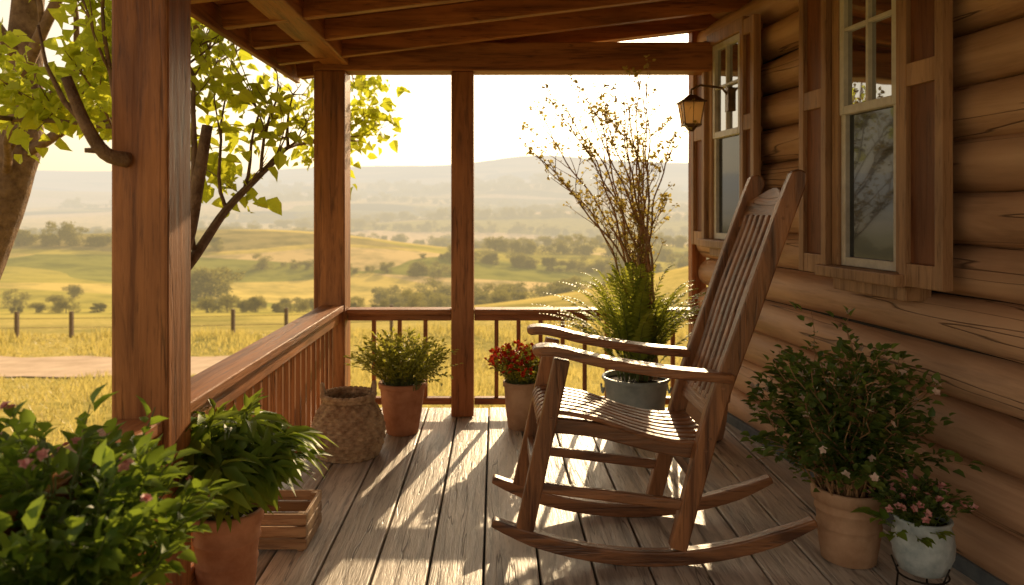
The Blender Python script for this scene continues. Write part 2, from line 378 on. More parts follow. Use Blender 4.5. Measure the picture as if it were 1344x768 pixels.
# ------------------------------------------------------------ rocking chair
ch=empty('rocking_chair')
YN,YF=2.575,2.985
mx_=MB(); mz=MB()
for yc in(YN,YF):
    Rr=1.28; pts=[];th=[]
    for k in range(25):
        x=-.01+1.09*k/24; dx=x-.535; z=.025+Rr-math.sqrt(Rr*Rr-dx*dx)
        e=min(k,24-k)/3; pts.append((x,z)); th.append(.05*min(1,.55+.45*e))
    mx_.plank(pts,th,yc-.022,yc+.022)
    s=1 if yc==YN else -1
    mz.plank([(.095,.10),(.16,.40),(.225,.695)],[.06,.058,.055],yc-.02,yc+.02)
    P=catmull([(.615,.055),(.685,.32),(.752,.56),(.86,.86),(.955,1.13),(1.015,1.29),(1.035,1.33)],6)
    n=len(P); th=[.058+.006*math.sin(i/n*3) for i in range(n)]; th[-1]=.022; th[-2]=.036; th[-3]=.044; th[-4]=.05
    mz.plank(P,th,yc-.0215,yc+.0215)
    P=catmull([(.125,.725),(.20,.728),(.36,.69),(.58,.655),(.74,.640),(.80,.632)],5)
    n=len(P); w=[.045 if i<n*.55 else .045-.02*(i-n*.55)/(n*.45) for i in range(n)]
    w[0]=.022;w[1]=.036
    mx_.plank(P,[.02]+[.032]*(n-2)+[.028],[yc-a+(-.012 if s==1 else .012) for a in w],[yc+a+(-.012 if s==1 else .012) for a in w])
    mx_.bar((.13,yc,.265),(.655,yc,.20),.026,.036)
    mx_.plank(catmull([(.165,.465),(.35,.445),(.55,.395),(.71,.37)],4),.05,yc-.0165+s*.036,yc+.0165+s*.036)
def cross(x,z,w,h): mz2.box(x-w/2,x+w/2,YN+.02,YF-.02,z-h/2,z+h/2)
mz2=MB()
cross(.135,.30,.024,.04); cross(.68,.29,.024,.045); cross(.19,.46,.026,.06); cross(.715,.38,.026,.05)
mz2.bar((.745,YN+.02,.515),(.745,YF-.02,.515),.026,.075,0,(.33,0,1))
mz2.obj('cross_rails',[M_chY],ch,False,.004)
mp_=MB()
for (x,z) in((.705,.39),(.72,.43),(.19,.50),(.765,.60),(.785,.66),(.965,1.17),(.98,1.21)):
    mp_.tube([(x,YN-.0235,z),(x,YN-.015,z)],.006,10)
mp_.obj('dowel_plugs',[M_chX],ch)
ns=8; y0=YN+.005; y1=YF-.005; pitch=(y1-y0)/ns
for k in range(ns):
    a=y0+k*pitch
    P=catmull([(.150,.462),(.155,.492),(.19,.512),(.33,.490),(.48,.440),(.60,.412),(.70,.408),(.735,.418)],4)
    mx_.plank(P,.016,a+.005,a+pitch-.007)
ns=6; ya,yb=YN+.035,YF-.035; pitch=(yb-ya)/ns
for k in range(ns):
    a=ya+k*pitch
    P=catmull([(.742,.53),(.80,.70),(.865,.90),(.94,1.10),(.968,1.18)],4)
    mz.plank(P,.014,a+.010,a+pitch-.010)
vs=[];fs=[];n=21
for k in range(n):
    u=k/(n-1); y=YN+.018+(YF-YN-.036)*u; top=.045*math.sin(math.pi*u)**1.5
    bow=.018*math.sin(math.pi*u)
    for (zz) in(1.13,1.235+top):
        xx=.955+(zz-1.13)*.385+bow
        vs+=[(xx-.013,y,zz),(xx+.013,y,zz)]
for k in range(n-1):
    a=k*4;b=a+4
    fs+=[(a,b,b+1,a+1),(a+2,a+3,b+3,b+2),(a,a+2,b+2,b),(a+1,b+1,b+3,a+3)]
fs+=[(0,1,3,2),(4*n-4,4*n-2,4*n-1,4*n-3)]
mb=MB(); mb.add(vs,fs); mb.obj('crest_rail',[M_chY],ch,False,.006)
mx_.obj('rockers_arms_seat',[M_chX],ch,False,.006,30)
mz.obj('legs_posts_slats',[M_chZ],ch,False,.006,30)

# ------------------------------------------------------------ plants
def unit(a): return a/(np.linalg.norm(a,axis=-1,keepdims=True)+1e-9)
def bush(mb,base,n,h,spread,Lf,Wf,per,droop=.3,ms=0,ml=1,tmin=.2,lean=(0,0),srad=.003,curl=.3,wig=.006,fold=.25,rbase=.05,flat=1.6):
    P=[];D=[];NN=[];LL=[];WW=[];tips=[]
    for i in range(n):
        az=R(0,2*math.pi); ex=math.sqrt(R(0.02,1)); hh=h*R(.7,1.1)*(1-.38*ex**flat); sp=spread*ex*R(.75,1.12)
        b0=np.array(base)+np.array([math.cos(az),math.sin(az),0])*rbase*ex
        hd=np.array([math.cos(az)*sp+lean[0]*R(.5,1),math.sin(az)*sp+lean[1]*R(.5,1),0])
        path=[]; wn=np.zeros(3)
        for k in range(9):
            t=k/8
            wn=wn+np.array([R(-1,1),R(-1,1),R(-.5,.5)])*wig
            path.append(b0+hd*(t**1.25)+np.array([0,0,hh*(t*(1+droop)-droop*t**2.4)])+wn)
        mb.tube(path,[srad*(1.2-.8*k/8) for k in range(9)],5,ms,False)
        tips.append(path[-1])
        for j in range(per):
            t=tmin+(1-tmin)*(j+R(0,.8))/per; t=min(t,1); f=t*8; k=min(int(f),7)
            p=path[k]+(path[k+1]-path[k])*(f-k); tan=unit(path[k+1]-path[k])
            a=R(0,2*math.pi); rd=np.array([math.cos(a),math.sin(a),R(-.2,.5)])
            out_=unit(hd+1e-4)*.5
            d=unit(rd+out_+tan*.6)
            if j>=per-2: d=unit(tan+rd*.5)
            P.append(p+rd*R(0,wig*2));D.append(d);NN.append(unit(np.array([R(-.5,.5),R(-.5,.5),1.0])+rd*(-.2)));s=R(.6,1.12)*(1 if t>.3 else .8)
            LL.append(Lf*s);WW.append(Wf*s)
    mb.leaves(P,D,NN,LL,WW,ml,fold,curl)
    return tips
def flowers(mb,pts,size,mat,petals=5,layers=1):
    P=[];D=[];NN=[];LL=[];WW=[]
    for p in pts:
        ax=unit(np.array([R(-.7,.7),R(-.9,.3),R(.4,1)])); a=unit(np.cross(ax,[.3,.2,.9])); b=np.cross(ax,a)
        for l in range(layers):
            for k in range(petals):
                t=2*math.pi*k/petals+l*.6
                d=unit(a*math.cos(t)+b*math.sin(t)+ax*(.25+.6*l))
                P.append(p);D.append(d);NN.append(ax);LL.append(size*R(.8,1.1)*(1-.25*l));WW.append(size*.75)
    mb.leaves(P,D,NN,LL,WW,mat,.1,.05)
def pot(mb,c,rt,rb,h,mat=0,soil=1,rim=.03,seg=64,band=False):
    prof=[(rb*.9,0),(rb,.004),(rb+(rt-rb)*.45,h*.42)]
    f=lambda u: rb+(rt*.93-rb)*u
    if band:
        prof+=[(f(.50),h*.46),(f(.52)+.004,h*.475),(f(.56)+.004,h*.50),(f(.58),h*.515),(f(.75),h*.68),(f(.77)+.004,h*.695),(f(.8)+.004,h*.72),(f(.82),h*.735)]
    prof+=[(rt*.93,h-rim-.004),(rt*.94,h-rim),(rt,h-rim+.003),(rt*1.01,h-.005),(rt*.985,h),(rt*.9,h),(rt*.87,h-.02)]
    mb.lathe(prof,c,seg,mat,(lambda t,z,i:(.0035*math.cos(t*22) if (band and h*.52<z<h*.68) else 0)+.0008*math.sin(t*3+z*30)))
    mb.disc((c[0],c[1],c[2]+h-.022),rt*.9,seg,soil)

# 1 near-left leafy mass
e=empty('basil_planter'); mb=MB(); pot(mb,(-.85,1.48,.0),.15,.12,.40,0,1); mb.obj('pot',[M_terra,M_soil],e,True)
mb=MB(); tp=bush(mb,(-.86,1.48,.38),150,.41,.19,.052,.030,20,.35,0,1,.12,(-.03,0),.003,.3,.009,rbase=.13)
flowers(mb,[t+np.array([0,-.01,.02])+np.array([R(-1,1),R(-1,1),R(-1,1)])*.012 for t in tp[::7] for _ in range(2)],.014,2,6,2)
mb.obj('foliage',[M_stem,M_basil,M_pink],e,True)
e=empty('basil_planter'); mb=MB(); pot(mb,(-.72,1.16,.0),.13,.11,.30,0,1); mb.obj('pot',[M_terra,M_soil],e,True)
mb=MB(); tp=bush(mb,(-.73,1.16,.28),90,.33,.14,.044,.026,18,.35,0,1,.12,(-.02,0),.003,.3,.008,rbase=.11)
mb.obj('foliage',[M_stem,M_basil],e,True)
# 2 arching plant
e=empty('potted_arching_plant'); mb=MB(); pot(mb,(-.81,2.30,0),.107,.075,.30,0,1,.04,64,True); mb.obj('pot',[M_terra,M_soil],e,True)
mb=MB(); bush(mb,(-.82,2.29,.27),85,.31,.165,.105,.034,15,.85,0,1,.15,(.05,.0),.0025,.6,.008,rbase=.06,flat=2.2)
tp=bush(mb,(-.83,2.28,.28),9,.44,.10,.06,.026,8,.2,0,1,.4,(.0,0),.0025,.3,rbase=.05)
flowers(mb,[(-.84+R(-.05,.1),2.08+R(-.03,.03),.44+R(-.04,.05)) for _ in range(9)],.014,2,6,2)
mb.obj('foliage',[M_stem,M_hosta,M_pink],e,True)
# crate
mb=MB(); cx0,cx1,cy0,cy1=-.90,-.66,2.66,2.90
for z in(.012,.055,.098):
    mb.box(cx0,cx1,cy0,cy0+.012,z,z+.036); mb.box(cx0,cx1,cy1-.012,cy1,z,z+.036)
    mb.box(cx0-.0,cx0+.012,cy0+.013,cy1-.013,z,z+.036); mb.box(cx1-.012,cx1,cy0+.013,cy1-.013,z,z+.036)
for a in(cx0+.013,cx1-.035):
    for b in(cy0+.013,cy1-.035): mb.box(a,a+.022,b,b+.022,0,.134)
mb.box(cx0+.013,cx1-.013,cy0+.013,cy1-.013,.012,.02)
mb.obj('wooden_crate',[M_crate],None,False,.002)
# 3 basket
e=empty('wicker_basket'); mb=MB(); prof=[]
H=.27; BX,BY=-.72,3.74
for k in range(61):
    u=k/60; r=.128+.048*math.sin(math.pi*min(1,u*.92+.12))-.010*max(0,u-.8)*5; prof.append((r,u*H))
def fn(t,z,i): return .005*(1 if (i//4)%2 else -1)*math.cos(t*22)+.003*math.sin(i*math.pi/2)
mb.lathe(prof,(BX,BY,0),176,0,fn)
rt=prof[-1][0]
for q in(0,.016):
    mb.tube([(BX+math.cos(t)*(rt+.004+q*.3),BY+math.sin(t)*(rt+.004+q*.3),H+.006+q+.003*math.sin(t*30+q*99)) for t in np.linspace(0,2*math.pi,181)],.011,8,0,False)
mb.disc((BX,BY,H-.05),rt-.003,40,1)
for a in(.3,3.3):
    pts=[(BX+math.cos(a+q)*(rt+.008),BY+math.sin(a+q)*(rt+.008),H+.02+.055*math.cos(q/.3*math.pi/2)) for q in np.linspace(-.3,.3,9)]
    mb.tube(pts,.011,8,0)
mb.obj('basket',[M_bask,M_soil],e,True)
# 4 leafy terracotta
e=empty('potted_herb'); mb=MB(); pot(mb,(-.50,4.10,0),.128,.085,.275,0,1); mb.obj('pot',[M_terra,M_soil],e,True)
mb=MB(); bush(mb,(-.50,4.10,.25),140,.29,.21,.030,.015,22,.35,0,1,.15,(0,0),.002,.2,.008,rbase=.09)
bush(mb,(-.44,4.02,.25),14,.12,.2,.028,.014,16,1.6,0,1,.2,(.06,-.03),.002,.2)
mb.obj('foliage',[M_stem,M_fluff],e,True)
# 5 red flowers
e=empty('potted_red_flowers'); mb=MB(); pot(mb,(.14,4.18,0),.098,.07,.26,0,1); mb.obj('pot',[M_terra2,M_soil],e,True)
mb=MB(); tp=bush(mb,(.14,4.18,.24),110,.21,.13,.035,.022,10,.3,0,1,.2,(0,0),.002,.2,.008,rbase=.07)
fl_=[np.array(t)+np.array([R(-.02,.02),R(-.02,.02),R(-.01,.03)]) for t in tp for _ in range(3)]
flowers(mb,fl_,.016,2,5,2); mb.obj('foliage',[M_stem,M_fluff,M_red],e,True)
# 6 zinc bucket fern + willow stems
e=empty('fern_planter'); mb=MB(); c=(.76,4.12,0)
prof=[(.125,0),(.135,.006),(.15,.12),(.152,.122),(.156,.13),(.152,.138),(.17,.27),(.176,.28),(.184,.29),(.18,.30),(.17,.30),(.165,.27)]
mb.lathe(prof,c,48,0); mb.disc((c[0],c[1],.275),.168,30,1)
for a in(math.pi,0):
    mb.tube([(c[0]+math.cos(a)*.18,c[1]+q*.05,.25-.04*math.cos(q*1.5)) for q in np.linspace(-1,1,9)],.006,6,0)
mb.obj('bucket',[M_zinc,M_soil],e,True)
mb=MB(); P=[];D=[];NN=[];LL=[];WW=[]
for i in range(95):
    az=R(0,2*math.pi); ex=math.sqrt(R(.02,1)); sp=.40*ex*R(.75,1.15); hh=R(.42,.70)*(1-.32*ex**2)
    hd=np.array([math.cos(az)*1.05-.06,math.sin(az)*.75,0])*sp; b0=np.array([c[0],c[1],.28])+hd*.2
    path=[b0+hd*(k/14)**1.4+np.array([0,0,hh*((k/14)*1.6-.6*(k/14)**2.6)]) for k in range(15)]
    mb.tube(path,[.0025*(1.1-k/16) for k in range(15)],4,0,False)
    for k in range(3,15):
        for q in(0,.5):
            kk=min(k+q,14); a=int(kk);b=min(a+1,14); p=path[a]+(path[b]-path[a])*(kk-a); tan=unit(path[min(a+1,14)]-path[a-1]); sd=unit(np.cross(tan,[0,0,1])); 
            for s in(-1,1):
                P.append(p);D.append(unit(sd*s+tan*.5+np.array([R(-.2,.2),R(-.2,.2),R(-.1,.25)])));NN.append(unit(np.cross(sd,tan)+np.array([R(-.3,.3)]*3)))
                l=.045*math.sin(math.pi*min(1,(kk/14)*.8+.2))+.010; LL.append(l);WW.append(.014)
mb.leaves(P,D,NN,LL,WW,1,.15,.2); mb.obj('fern_fronds',[M_stem,M_fern],e,True)
mb=MB(); P=[];D=[];NN=[];LL=[];WW=[]
def budat(p,sz=(.012,.030)):
    P.append(p+np.array([R(-1,1),R(-1,1),R(-1,1)])*.014);D.append(np.array([R(-1,1),R(-1,1),R(-.4,1)]));NN.append(np.array([R(-1,1),R(-1,1),1]));l=R(*sz);LL.append(l);WW.append(l*.75)
def twig(p,d,Ln,r,lvl):
    n=max(5,int(Ln/.035)); path=[np.array(p)]; d=unit(np.array(d)); ph=R(0,6)
    for k in range(n):
        d=unit(d+np.array([R(-1,1)*.16+.10*math.sin(k*.9+ph),R(-1,1)*.14,R(-.04,.08)])); path.append(path[-1]+d*Ln/n)
    path=[q for q in path if q[2]<1.99] 
    if len(path)<2: return
    n=len(path)-1
    mb.tube(path,[r*(1-.6*k/n) for k in range(n+1)],4,0,False)
    if lvl>0:
        for j in range(3):
            k=int(R(.2,.95)*n); twig(path[k],d+np.array([R(-1,1)*.7,R(-1,1)*.5,R(-.1,.3)]),Ln*R(.4,.6),r*.6,lvl-1)
    for k in range(1,n+1):
        if random.random()<.55: budat(path[k])
    for _ in range(4): budat(path[-1])
for i in range(17):
    u=i/16; tx=-.60+.74*u+R(-.03,.03); top=R(1.80,1.97)-.45*max(0,.35-u)-.3*max(0,u-.7)
    b=np.array([.83+R(-.04,.04),4.16+R(-.05,.05),.28])
    n=30; path=[];ph=R(0,6);ph2=R(0,6);ty=R(-.15,.15); amp=R(.012,.030)
    for k in range(n+1):
        t=k/n; bend=max(0,(t-.22)/.78)**1.3
        path.append(b+np.array([tx*bend+amp*math.sin(t*9+ph)*min(1,t*3)+.007*math.sin(t*31+ph2),ty*bend+amp*math.cos(t*8+ph),(top-.28)*(t-.12*t*t*abs(tx)*2)]))
    mb.tube(path,[.0095*(1-.78*k/n) for k in range(n+1)],6,0,False)
    for j in range(10):
        k=int(R(.38,.97)*n); tan=unit(path[min(k+1,n)]-path[k-1])
        twig(path[k],tan+np.array([R(-1,.8)*.8,R(-1,1)*.4,R(-.25,.15)]),R(.10,.26),.0032,1 if j%3==0 else 0)
    for k in range(14,n+1):
        if random.random()<.4: budat(path[k])
mb.leaves(P,D,NN,LL,WW,1,.2,.1); mb.obj('willow_stems',[M_twig,M_bud],e,True)
# second pot by wall
mb=MB(); pot(mb,(1.10,4.02,0),.135,.10,.235,0,1,.04); mb.obj('flower_pot',[M_terra2,M_soil],None,True)
# 7 shrub
e=empty('potted_shrub'); mb=MB(); pot(mb,(1.215,2.62,0),.12,.088,.25,0,1,.045,64,True); mb.obj('pot',[M_terra2,M_soil],e,True)
mb=MB(); tp=bush(mb,(1.19,2.60,.22),80,.56,.25,.038,.027,30,.45,0,1,.10,(-.02,-.02),.003,.2,.024,rbase=.06,flat=1.8)
tp+=bush(mb,(1.19,2.6,.28),80,.22,.25,.038,.027,22,.8,0,1,.15,(-.02,-.02),.0025,.2,.018,rbase=.08)
tp+=bush(mb,(1.19,2.6,.22),8,.70,.18,.036,.025,24,.2,0,1,.3,(-.02,-.02),.0025,.2,.026,rbase=.05)
flowers(mb,[t for t in tp if R(0,1)<.34],.016,2,5,1); mb.obj('foliage',[M_twig,M_shrub,M_white],e,True)
# 8 small pot on stand
e=empty('small_flower_pot'); mb=MB(); c=(1.335,2.38,.07)
mb.lathe([(.05,0),(.068,.01),(.080,.04),(.086,.06),(.0885,.08),(.089,.10),(.085,.125),(.08,.145),(.078,.155),(.084,.165),(.082,.172),(.072,.170),(.07,.15)],c,72,0,lambda t,z,i:.0022*math.cos(t*14+(i%2)*math.pi) if .03<z<.13 else 0); mb.disc((c[0],c[1],.222),.073,30,1)
for k in range(3):
    a=k*2.094+.9; q=(math.cos(a),math.sin(a)); mb.tube([(c[0]+q[0]*.092,c[1]+q[1]*.092,.115),(c[0]+q[0]*.072,c[1]+q[1]*.072,.065),(c[0]+q[0]*.078,c[1]+q[1]*.078,0)],.003,6,2)
mb.tube([(c[0]+.073*math.cos(t),c[1]+.073*math.sin(t),.064) for t in np.linspace(0,6.283,25)],.003,6,2,False)
mb.obj('pot',[M_glaze,M_soil,M_iron],e,True)
mb=MB(); tp=bush(mb,(c[0]-.01,c[1],.22),55,.14,.10,.028,.020,10,.4,0,1,.2,(-.01,0),.002,.2,.006,rbase=.05)
bush(mb,(c[0]-.07,c[1]-.03,.2),8,.05,.08,.045,.03,5,.6,0,3,.2,(-.05,-.02),.002,.2)
flowers(mb,[t for t in tp if R(0,1)<.7],.015,2,5,2); mb.obj('foliage',[M_stem,M_shrub,M_pink,M_hosta],e,True)

# ------------------------------------------------------------ trees near the porch
def keep(p):
    x,y,z=p
    if y<4.95 and x>-1.34 and z>1.87: return False
    if y<4.7 and x>-1.08: return False
    return True
def grow(mb,p,d,Ln,r,lvl,tips,up=.05,wander=.25,nc=4,seg=7):
    n=6; path=[np.array(p,float)]; d=unit(np.array(d,float))
    for k in range(n):
        d=unit(d+np.array([R(-1,1),R(-1,1),R(-1,1)])*wander*.5+np.array([0,0,up])); path.append(path[-1]+d*Ln/n)
    path=[q for i,q in enumerate(path) if i<2 or keep(q)]; n=len(path)-1
    mb.tube(path,[r*(1-.55*k/n) for k in range(n+1)],seg,0)
    if lvl<=1: tips.extend([(q,d) for q in path[2:]])
    if lvl>0:
        for j in range(nc):
            k=min(n,random.choice([2,3,4,5,6])); a=np.array([R(-1,1),R(-1,1),R(-.6,.9)])
            grow(mb,path[k],unit(d+a*.95),Ln*R(.5,.72),r*.5,lvl-1,tips,up,wander,nc,5)
def leafup(mb,tips,per,Lf,Wf,mat,spread=.08,flt=None):
    P=[];D=[];NN=[];LL=[];WW=[]
    for q,d in tips:
        for _ in range(per):
            p=q+np.array([R(-1,1),R(-1,1),R(-1,.7)])*spread
            if flt and not flt(p): continue
            P.append(p);D.append(unit(np.array([R(-1,1),R(-1,1),R(-1.0,.4)])+d*.5));NN.append(unit(np.array([R(-1,1),R(-1,1),R(.2,1.2)])));s=R(.5,1.15);LL.append(Lf*s);WW.append(Wf*s)
    mb.leaves(P,D,NN,LL,WW,mat,.25,.3)
e=empty('young_maple_tree'); mb=MB(); tips=[]
mb.tube(catmull([(-1.43,3.22,-.7),(-1.42,3.2,0),(-1.42,3.2,.5),(-1.40,3.2,.9)],4),[.075-.002*i for i in range(13)],10,0)
mb.tube(catmull([(-1.41,3.2,.80),(-1.31,3.22,1.05),(-1.27,3.25,1.3),(-1.235,3.27,1.56)],4),[.036-.0011*i for i in range(13)],9,0)
A=catmull([(-1.38,3.2,.86),(-1.30,3.3,1.0),(-1.27,3.6,1.2),(-1.20,3.9,1.38),(-1.17,4.3,1.55),(-1.10,4.75,1.62)],4)
mb.tube(A,[.028-.0010*i for i in range(len(A))],8,0)
for k,(dd,ln) in zip((4,6,8,10,12,14,16,18,20,20,20),(((-.3,.3,1),.8),((.0,.6,.8),.55),((-.4,.5,.9),.6),((.0,.5,.8),.55),((-.2,.2,1),.6),((.05,.9,.5),.5),((-.1,.5,.9),.5),((.1,.9,.2),.5),((.3,.5,.1),.45),((.1,.5,.6),.4),((.1,.7,-.3),.4))):
    grow(mb,A[k],dd,ln,.011,2,tips,.03,.4,3,6)
grow(mb,(-1.41,3.2,.9),(-.3,.3,1),1.0,.03,3,tips,.08,.25,3)
grow(mb,(-1.30,3.25,1.2),(-.1,.3,1),.9,.018,2,tips,.08,.25,3)
mb.obj('trunk',[M_bark],e,True)
mb=MB(); hi=[t for t in tips if t[0][2]>1.05]; leafup(mb,[t for t in hi if t[0][2]>1.62],2,.085,.062,0,.11,keep); leafup(mb,[t for t in hi if t[0][2]<=1.62 and R(0,1)<.8],1,.085,.062,0,.08,keep)
mb.obj('leaves',[M_tree],e,False)
mb=MB(); P=catmull([(-.965,2.0,1.33),(-1.0,1.95,1.345),(-1.035,1.92,1.42),(-1.07,1.9,1.53)],4); mb.tube(P,[.021-.0007*i for i in range(len(P))],9,0)
mb.tube([(-1.03,1.92,1.41),(-1.08,1.91,1.47),(-1.12,1.90,1.56),(-1.14,1.9,1.66)],[.009,.007,.005,.003],6,0)
mb.tube([(-1.0,1.945,1.35),(-1.04,1.93,1.35)],[.009,.006],6,0)
mb.obj('branch_stub',[M_bark],cabin,True)
# big tree at left
e=empty('maple_tree'); mb=MB(); tips=[]
T=catmull([(-3.70,5,-.9),(-3.58,5,0),(-3.45,5,.7),(-3.24,5.05,1.35),(-3.15,5.1,1.8),(-3.2,5.2,2.5),(-3.1,5.2,3.3)],4)
mb.tube(T,[.20*(1-.025*i)+(.05 if i<3 else 0)+R(-.010,.010) for i in range(len(T))],14,0)
grow(mb,(-3.25,5.05,1.5),(1,-.15,.42),1.7,.04,3,tips,.05,.2,4)
grow(mb,(-3.20,5.08,1.7),(.8,.2,.8),1.8,.045,3,tips,.05,.2,4)
grow(mb,(-3.20,5.1,2.0),(.7,-.6,.6),1.6,.045,3,tips,.05,.2,4)
grow(mb,(-3.18,5.1,2.2),(-.4,-.3,1),1.6,.045,3,tips,.05,.2,3)
grow(mb,(-3.25,5.05,1.4),(.5,-.6,.25),1.2,.03,3,tips,.0,.2,4)
grow(mb,(-3.15,5.2,2.7),(.9,.3,.3),1.8,.04,3,tips,.0,.2,4)
mb.obj('trunk',[M_bark],e,True)
mb=MB(); tips=[t for t in tips if t[0][2]>1.2]; leafup(mb,tips,3,.10,.078,0,.12,keep); mb.obj('leaves',[M_tree],e,False)

# ------------------------------------------------------------ terrain
PY=[-500,3,5,10,16,20,26,35,60,100,160,240,300,400,600,900,1500,2300,3000,3500,5200,6500,9000]
PZ=[-.5,-.5,-.7,-1.4,-2.6,-3.3,-3.8,-4.6,-7.5,-12,-16,-19,-21,-26,-30,-30,-14,26,90,60,270,300,200]
def sst(a,b,x): t=np.clip((x-a)/(b-a),0,1); return t*t*(3-2*t)
def TH(x,y):
    x=np.asarray(x,float);y=np.asarray(y,float)
    z=np.interp(y,PY,PZ)
    z=z+sst(45,150,y)*(1.6*np.sin(x/37+1.3)*np.cos(y/53+.5)+.8*np.sin(x/19+y/23))*(1-sst(600,900,y)*.5)
    z=z+sst(300,900,y)*(9*np.sin(x/260+.7)*np.cos(y/210)+5*np.sin(x/140-y/190+2))
    z=z+sst(1600,2800,y)*(1-sst(3400,4500,y))*(16*np.sin(x/420+2)+8*np.sin(x/170))
    z=z+sst(2800,5000,y)*(55*np.sin(x/900+.6)+75*np.cos((x+900)/2300)-30+12*np.sin(x/230))
    z=z+8.0*np.exp(-((x-38)/20)**2/2-((y-82)/34)**2/2)
    z=z+15*np.exp(-((x+105)/75)**2/2-((y-260)/48)**2/2)
    z=z+9*np.exp(-((x-60)/80)**2/2-((y-420)/60)**2/2)
    z=z+12*np.exp(-((x+160)/120)**2/2-((y-620)/80)**2/2)
    return z
u=np.linspace(-1,1,261); xs=np.sinh(u*7)/np.sinh(7)*7000
v=np.linspace(0,1,400); ysn=np.concatenate([np.linspace(-300,-5,12),-4+np.sinh(v*7.2)/np.sinh(7.2)*8600])
X,Y=np.meshgrid(xs,ysn); Z=TH(X,Y)
nx=len(xs);ny=len(ysn)
verts=np.stack([X,Y,Z],-1).reshape(-1,3).tolist()
faces=[(j*nx+i,j*nx+i+1,(j+1)*nx+i+1,(j+1)*nx+i) for j in range(ny-1) for i in range(nx-1)]
mb=MB(); mb.v=verts; mb.f=faces; mb.m=[0]*len(faces)
M_ter,nt=newmat('meadow_and_fields')
tc=N(nt,'ShaderNodeTexCoord'); sx=N(nt,'ShaderNodeSeparateXYZ'); L(nt,tc.outputs['Object'],sx.inputs[0])
def fields(scx,scy,rot,stops):
    mp=N(nt,'ShaderNodeMapping'); mp.inputs['Scale'].default_value=(1/scx,1/scy,0); mp.inputs['Rotation'].default_value=(0,0,rot); L(nt,tc.outputs['Object'],mp.inputs[0])
    nw=N(nt,'ShaderNodeTexNoise'); nw.inputs['Scale'].default_value=.6; nw.inputs['Detail'].default_value=1; L(nt,mp.outputs[0],nw.inputs['Vector'])
    ad=N(nt,'ShaderNodeVectorMath',operation='MULTIPLY_ADD'); L(nt,nw.outputs['Color'],ad.inputs[0]); ad.inputs[1].default_value=(1.2,1.2,0); L(nt,mp.outputs[0],ad.inputs[2])
    vo=N(nt,'ShaderNodeTexVoronoi'); vo.inputs['Scale'].default_value=1; L(nt,ad.outputs[0],vo.inputs['Vector'])
    sp=N(nt,'ShaderNodeSeparateColor'); L(nt,vo.outputs['Color'],sp.inputs[0])
    return ramp(nt,sp.outputs[0],stops,'CONSTANT')
f1=fields(80,36,.25,[(0,(.48,.42,.08)),(.22,(.70,.55,.15)),(.42,(.30,.30,.06)),(.58,(.74,.56,.25)),(.74,(.55,.47,.10)),(.9,(.40,.33,.12))])
f2=fields(330,150,.2,[(0,(.40,.36,.10)),(.2,(.72,.56,.26)),(.4,(.10,.11,.04)),(.55,(.76,.58,.36)),(.7,(.24,.23,.08)),(.85,(.60,.47,.18))])
n1=N(nt,'ShaderNodeTexNoise'); n1.inputs['Scale'].default_value=.10; n1.inputs['Detail'].default_value=7; n1.inputs['Roughness'].default_value=.65; L(nt,tc.outputs['Object'],n1.inputs['Vector'])
n2=N(nt,'ShaderNodeTexNoise'); n2.inputs['Scale'].default_value=2.5; n2.inputs['Detail'].default_value=6; n2.inputs['Roughness'].default_value=.7; L(nt,tc.outputs['Object'],n2.inputs['Vector'])
lawn=ramp(nt,n2.outputs[0],[(.3,(.24,.21,.05)),(.5,(.50,.42,.12)),(.7,(.68,.54,.20))])
def mr(a,b):
    fy=N(nt,'ShaderNodeMapRange'); fy.inputs[1].default_value=a; fy.inputs[2].default_value=b; L(nt,sx.outputs[1],fy.inputs[0]); return fy.outputs[0]
ff=N(nt,'ShaderNodeMix',data_type='RGBA'); L(nt,mr(420,440),ff.inputs[0]); L(nt,f1.outputs[0],ff.inputs[6]); L(nt,f2.outputs[0],ff.inputs[7])
mx=N(nt,'ShaderNodeMix',data_type='RGBA'); L(nt,mr(50,75),mx.inputs[0]); L(nt,lawn.outputs[0],mx.inputs[6]); L(nt,ff.outputs[2],mx.inputs[7])
mv=N(nt,'ShaderNodeMix',data_type='RGBA',blend_type='MULTIPLY'); mv.inputs[0].default_value=.9
var=ramp(nt,n1.outputs[0],[(.36,(.55,.58,.5)),(.55,(1.1,1.05,1.0))]); L(nt,mx.outputs[2],mv.inputs[6]); L(nt,var.outputs[0],mv.inputs[7])
df=N(nt,'ShaderNodeBsdfDiffuse'); L(nt,mv.outputs[2],df.inputs[0])
out(nt,painted_haze(nt,df.outputs[0]))
mb.obj('terrain',[M_ter],None,True)
# dirt road
mb=MB(); vs=[];fs=[]
RP=catmull([(-90,31),(-50,26.5),(-28,24.0),(-16,22.5),(-7.5,22.0)],20)
for k,p in enumerate(RP):
    a=RP[max(k-1,0)];b=RP[min(k+1,len(RP)-1)]; dx,dy=b[0]-a[0],b[1]-a[1]; l=math.hypot(dx,dy); nxx,nyy=-dy/l,dx/l
    for q in range(7):
        w=(q/6-.5)*(4.8+.5*math.sin(k*.9+q)*(q in(0,6))); x_,y_=p[0]+nxx*w,p[1]+nyy*w; vs.append((x_,y_,float(TH(x_,y_))+.05))
for k in range(len(RP)-1):
    for q in range(6): a=k*7+q; fs.append((a,a+1,a+8,a+7))
mb.add(vs,fs); mb.obj('dirt_road',[plain('dirt',(.50,.35,.22),(.72,.53,.36),.9,.95,.3)],None,True)
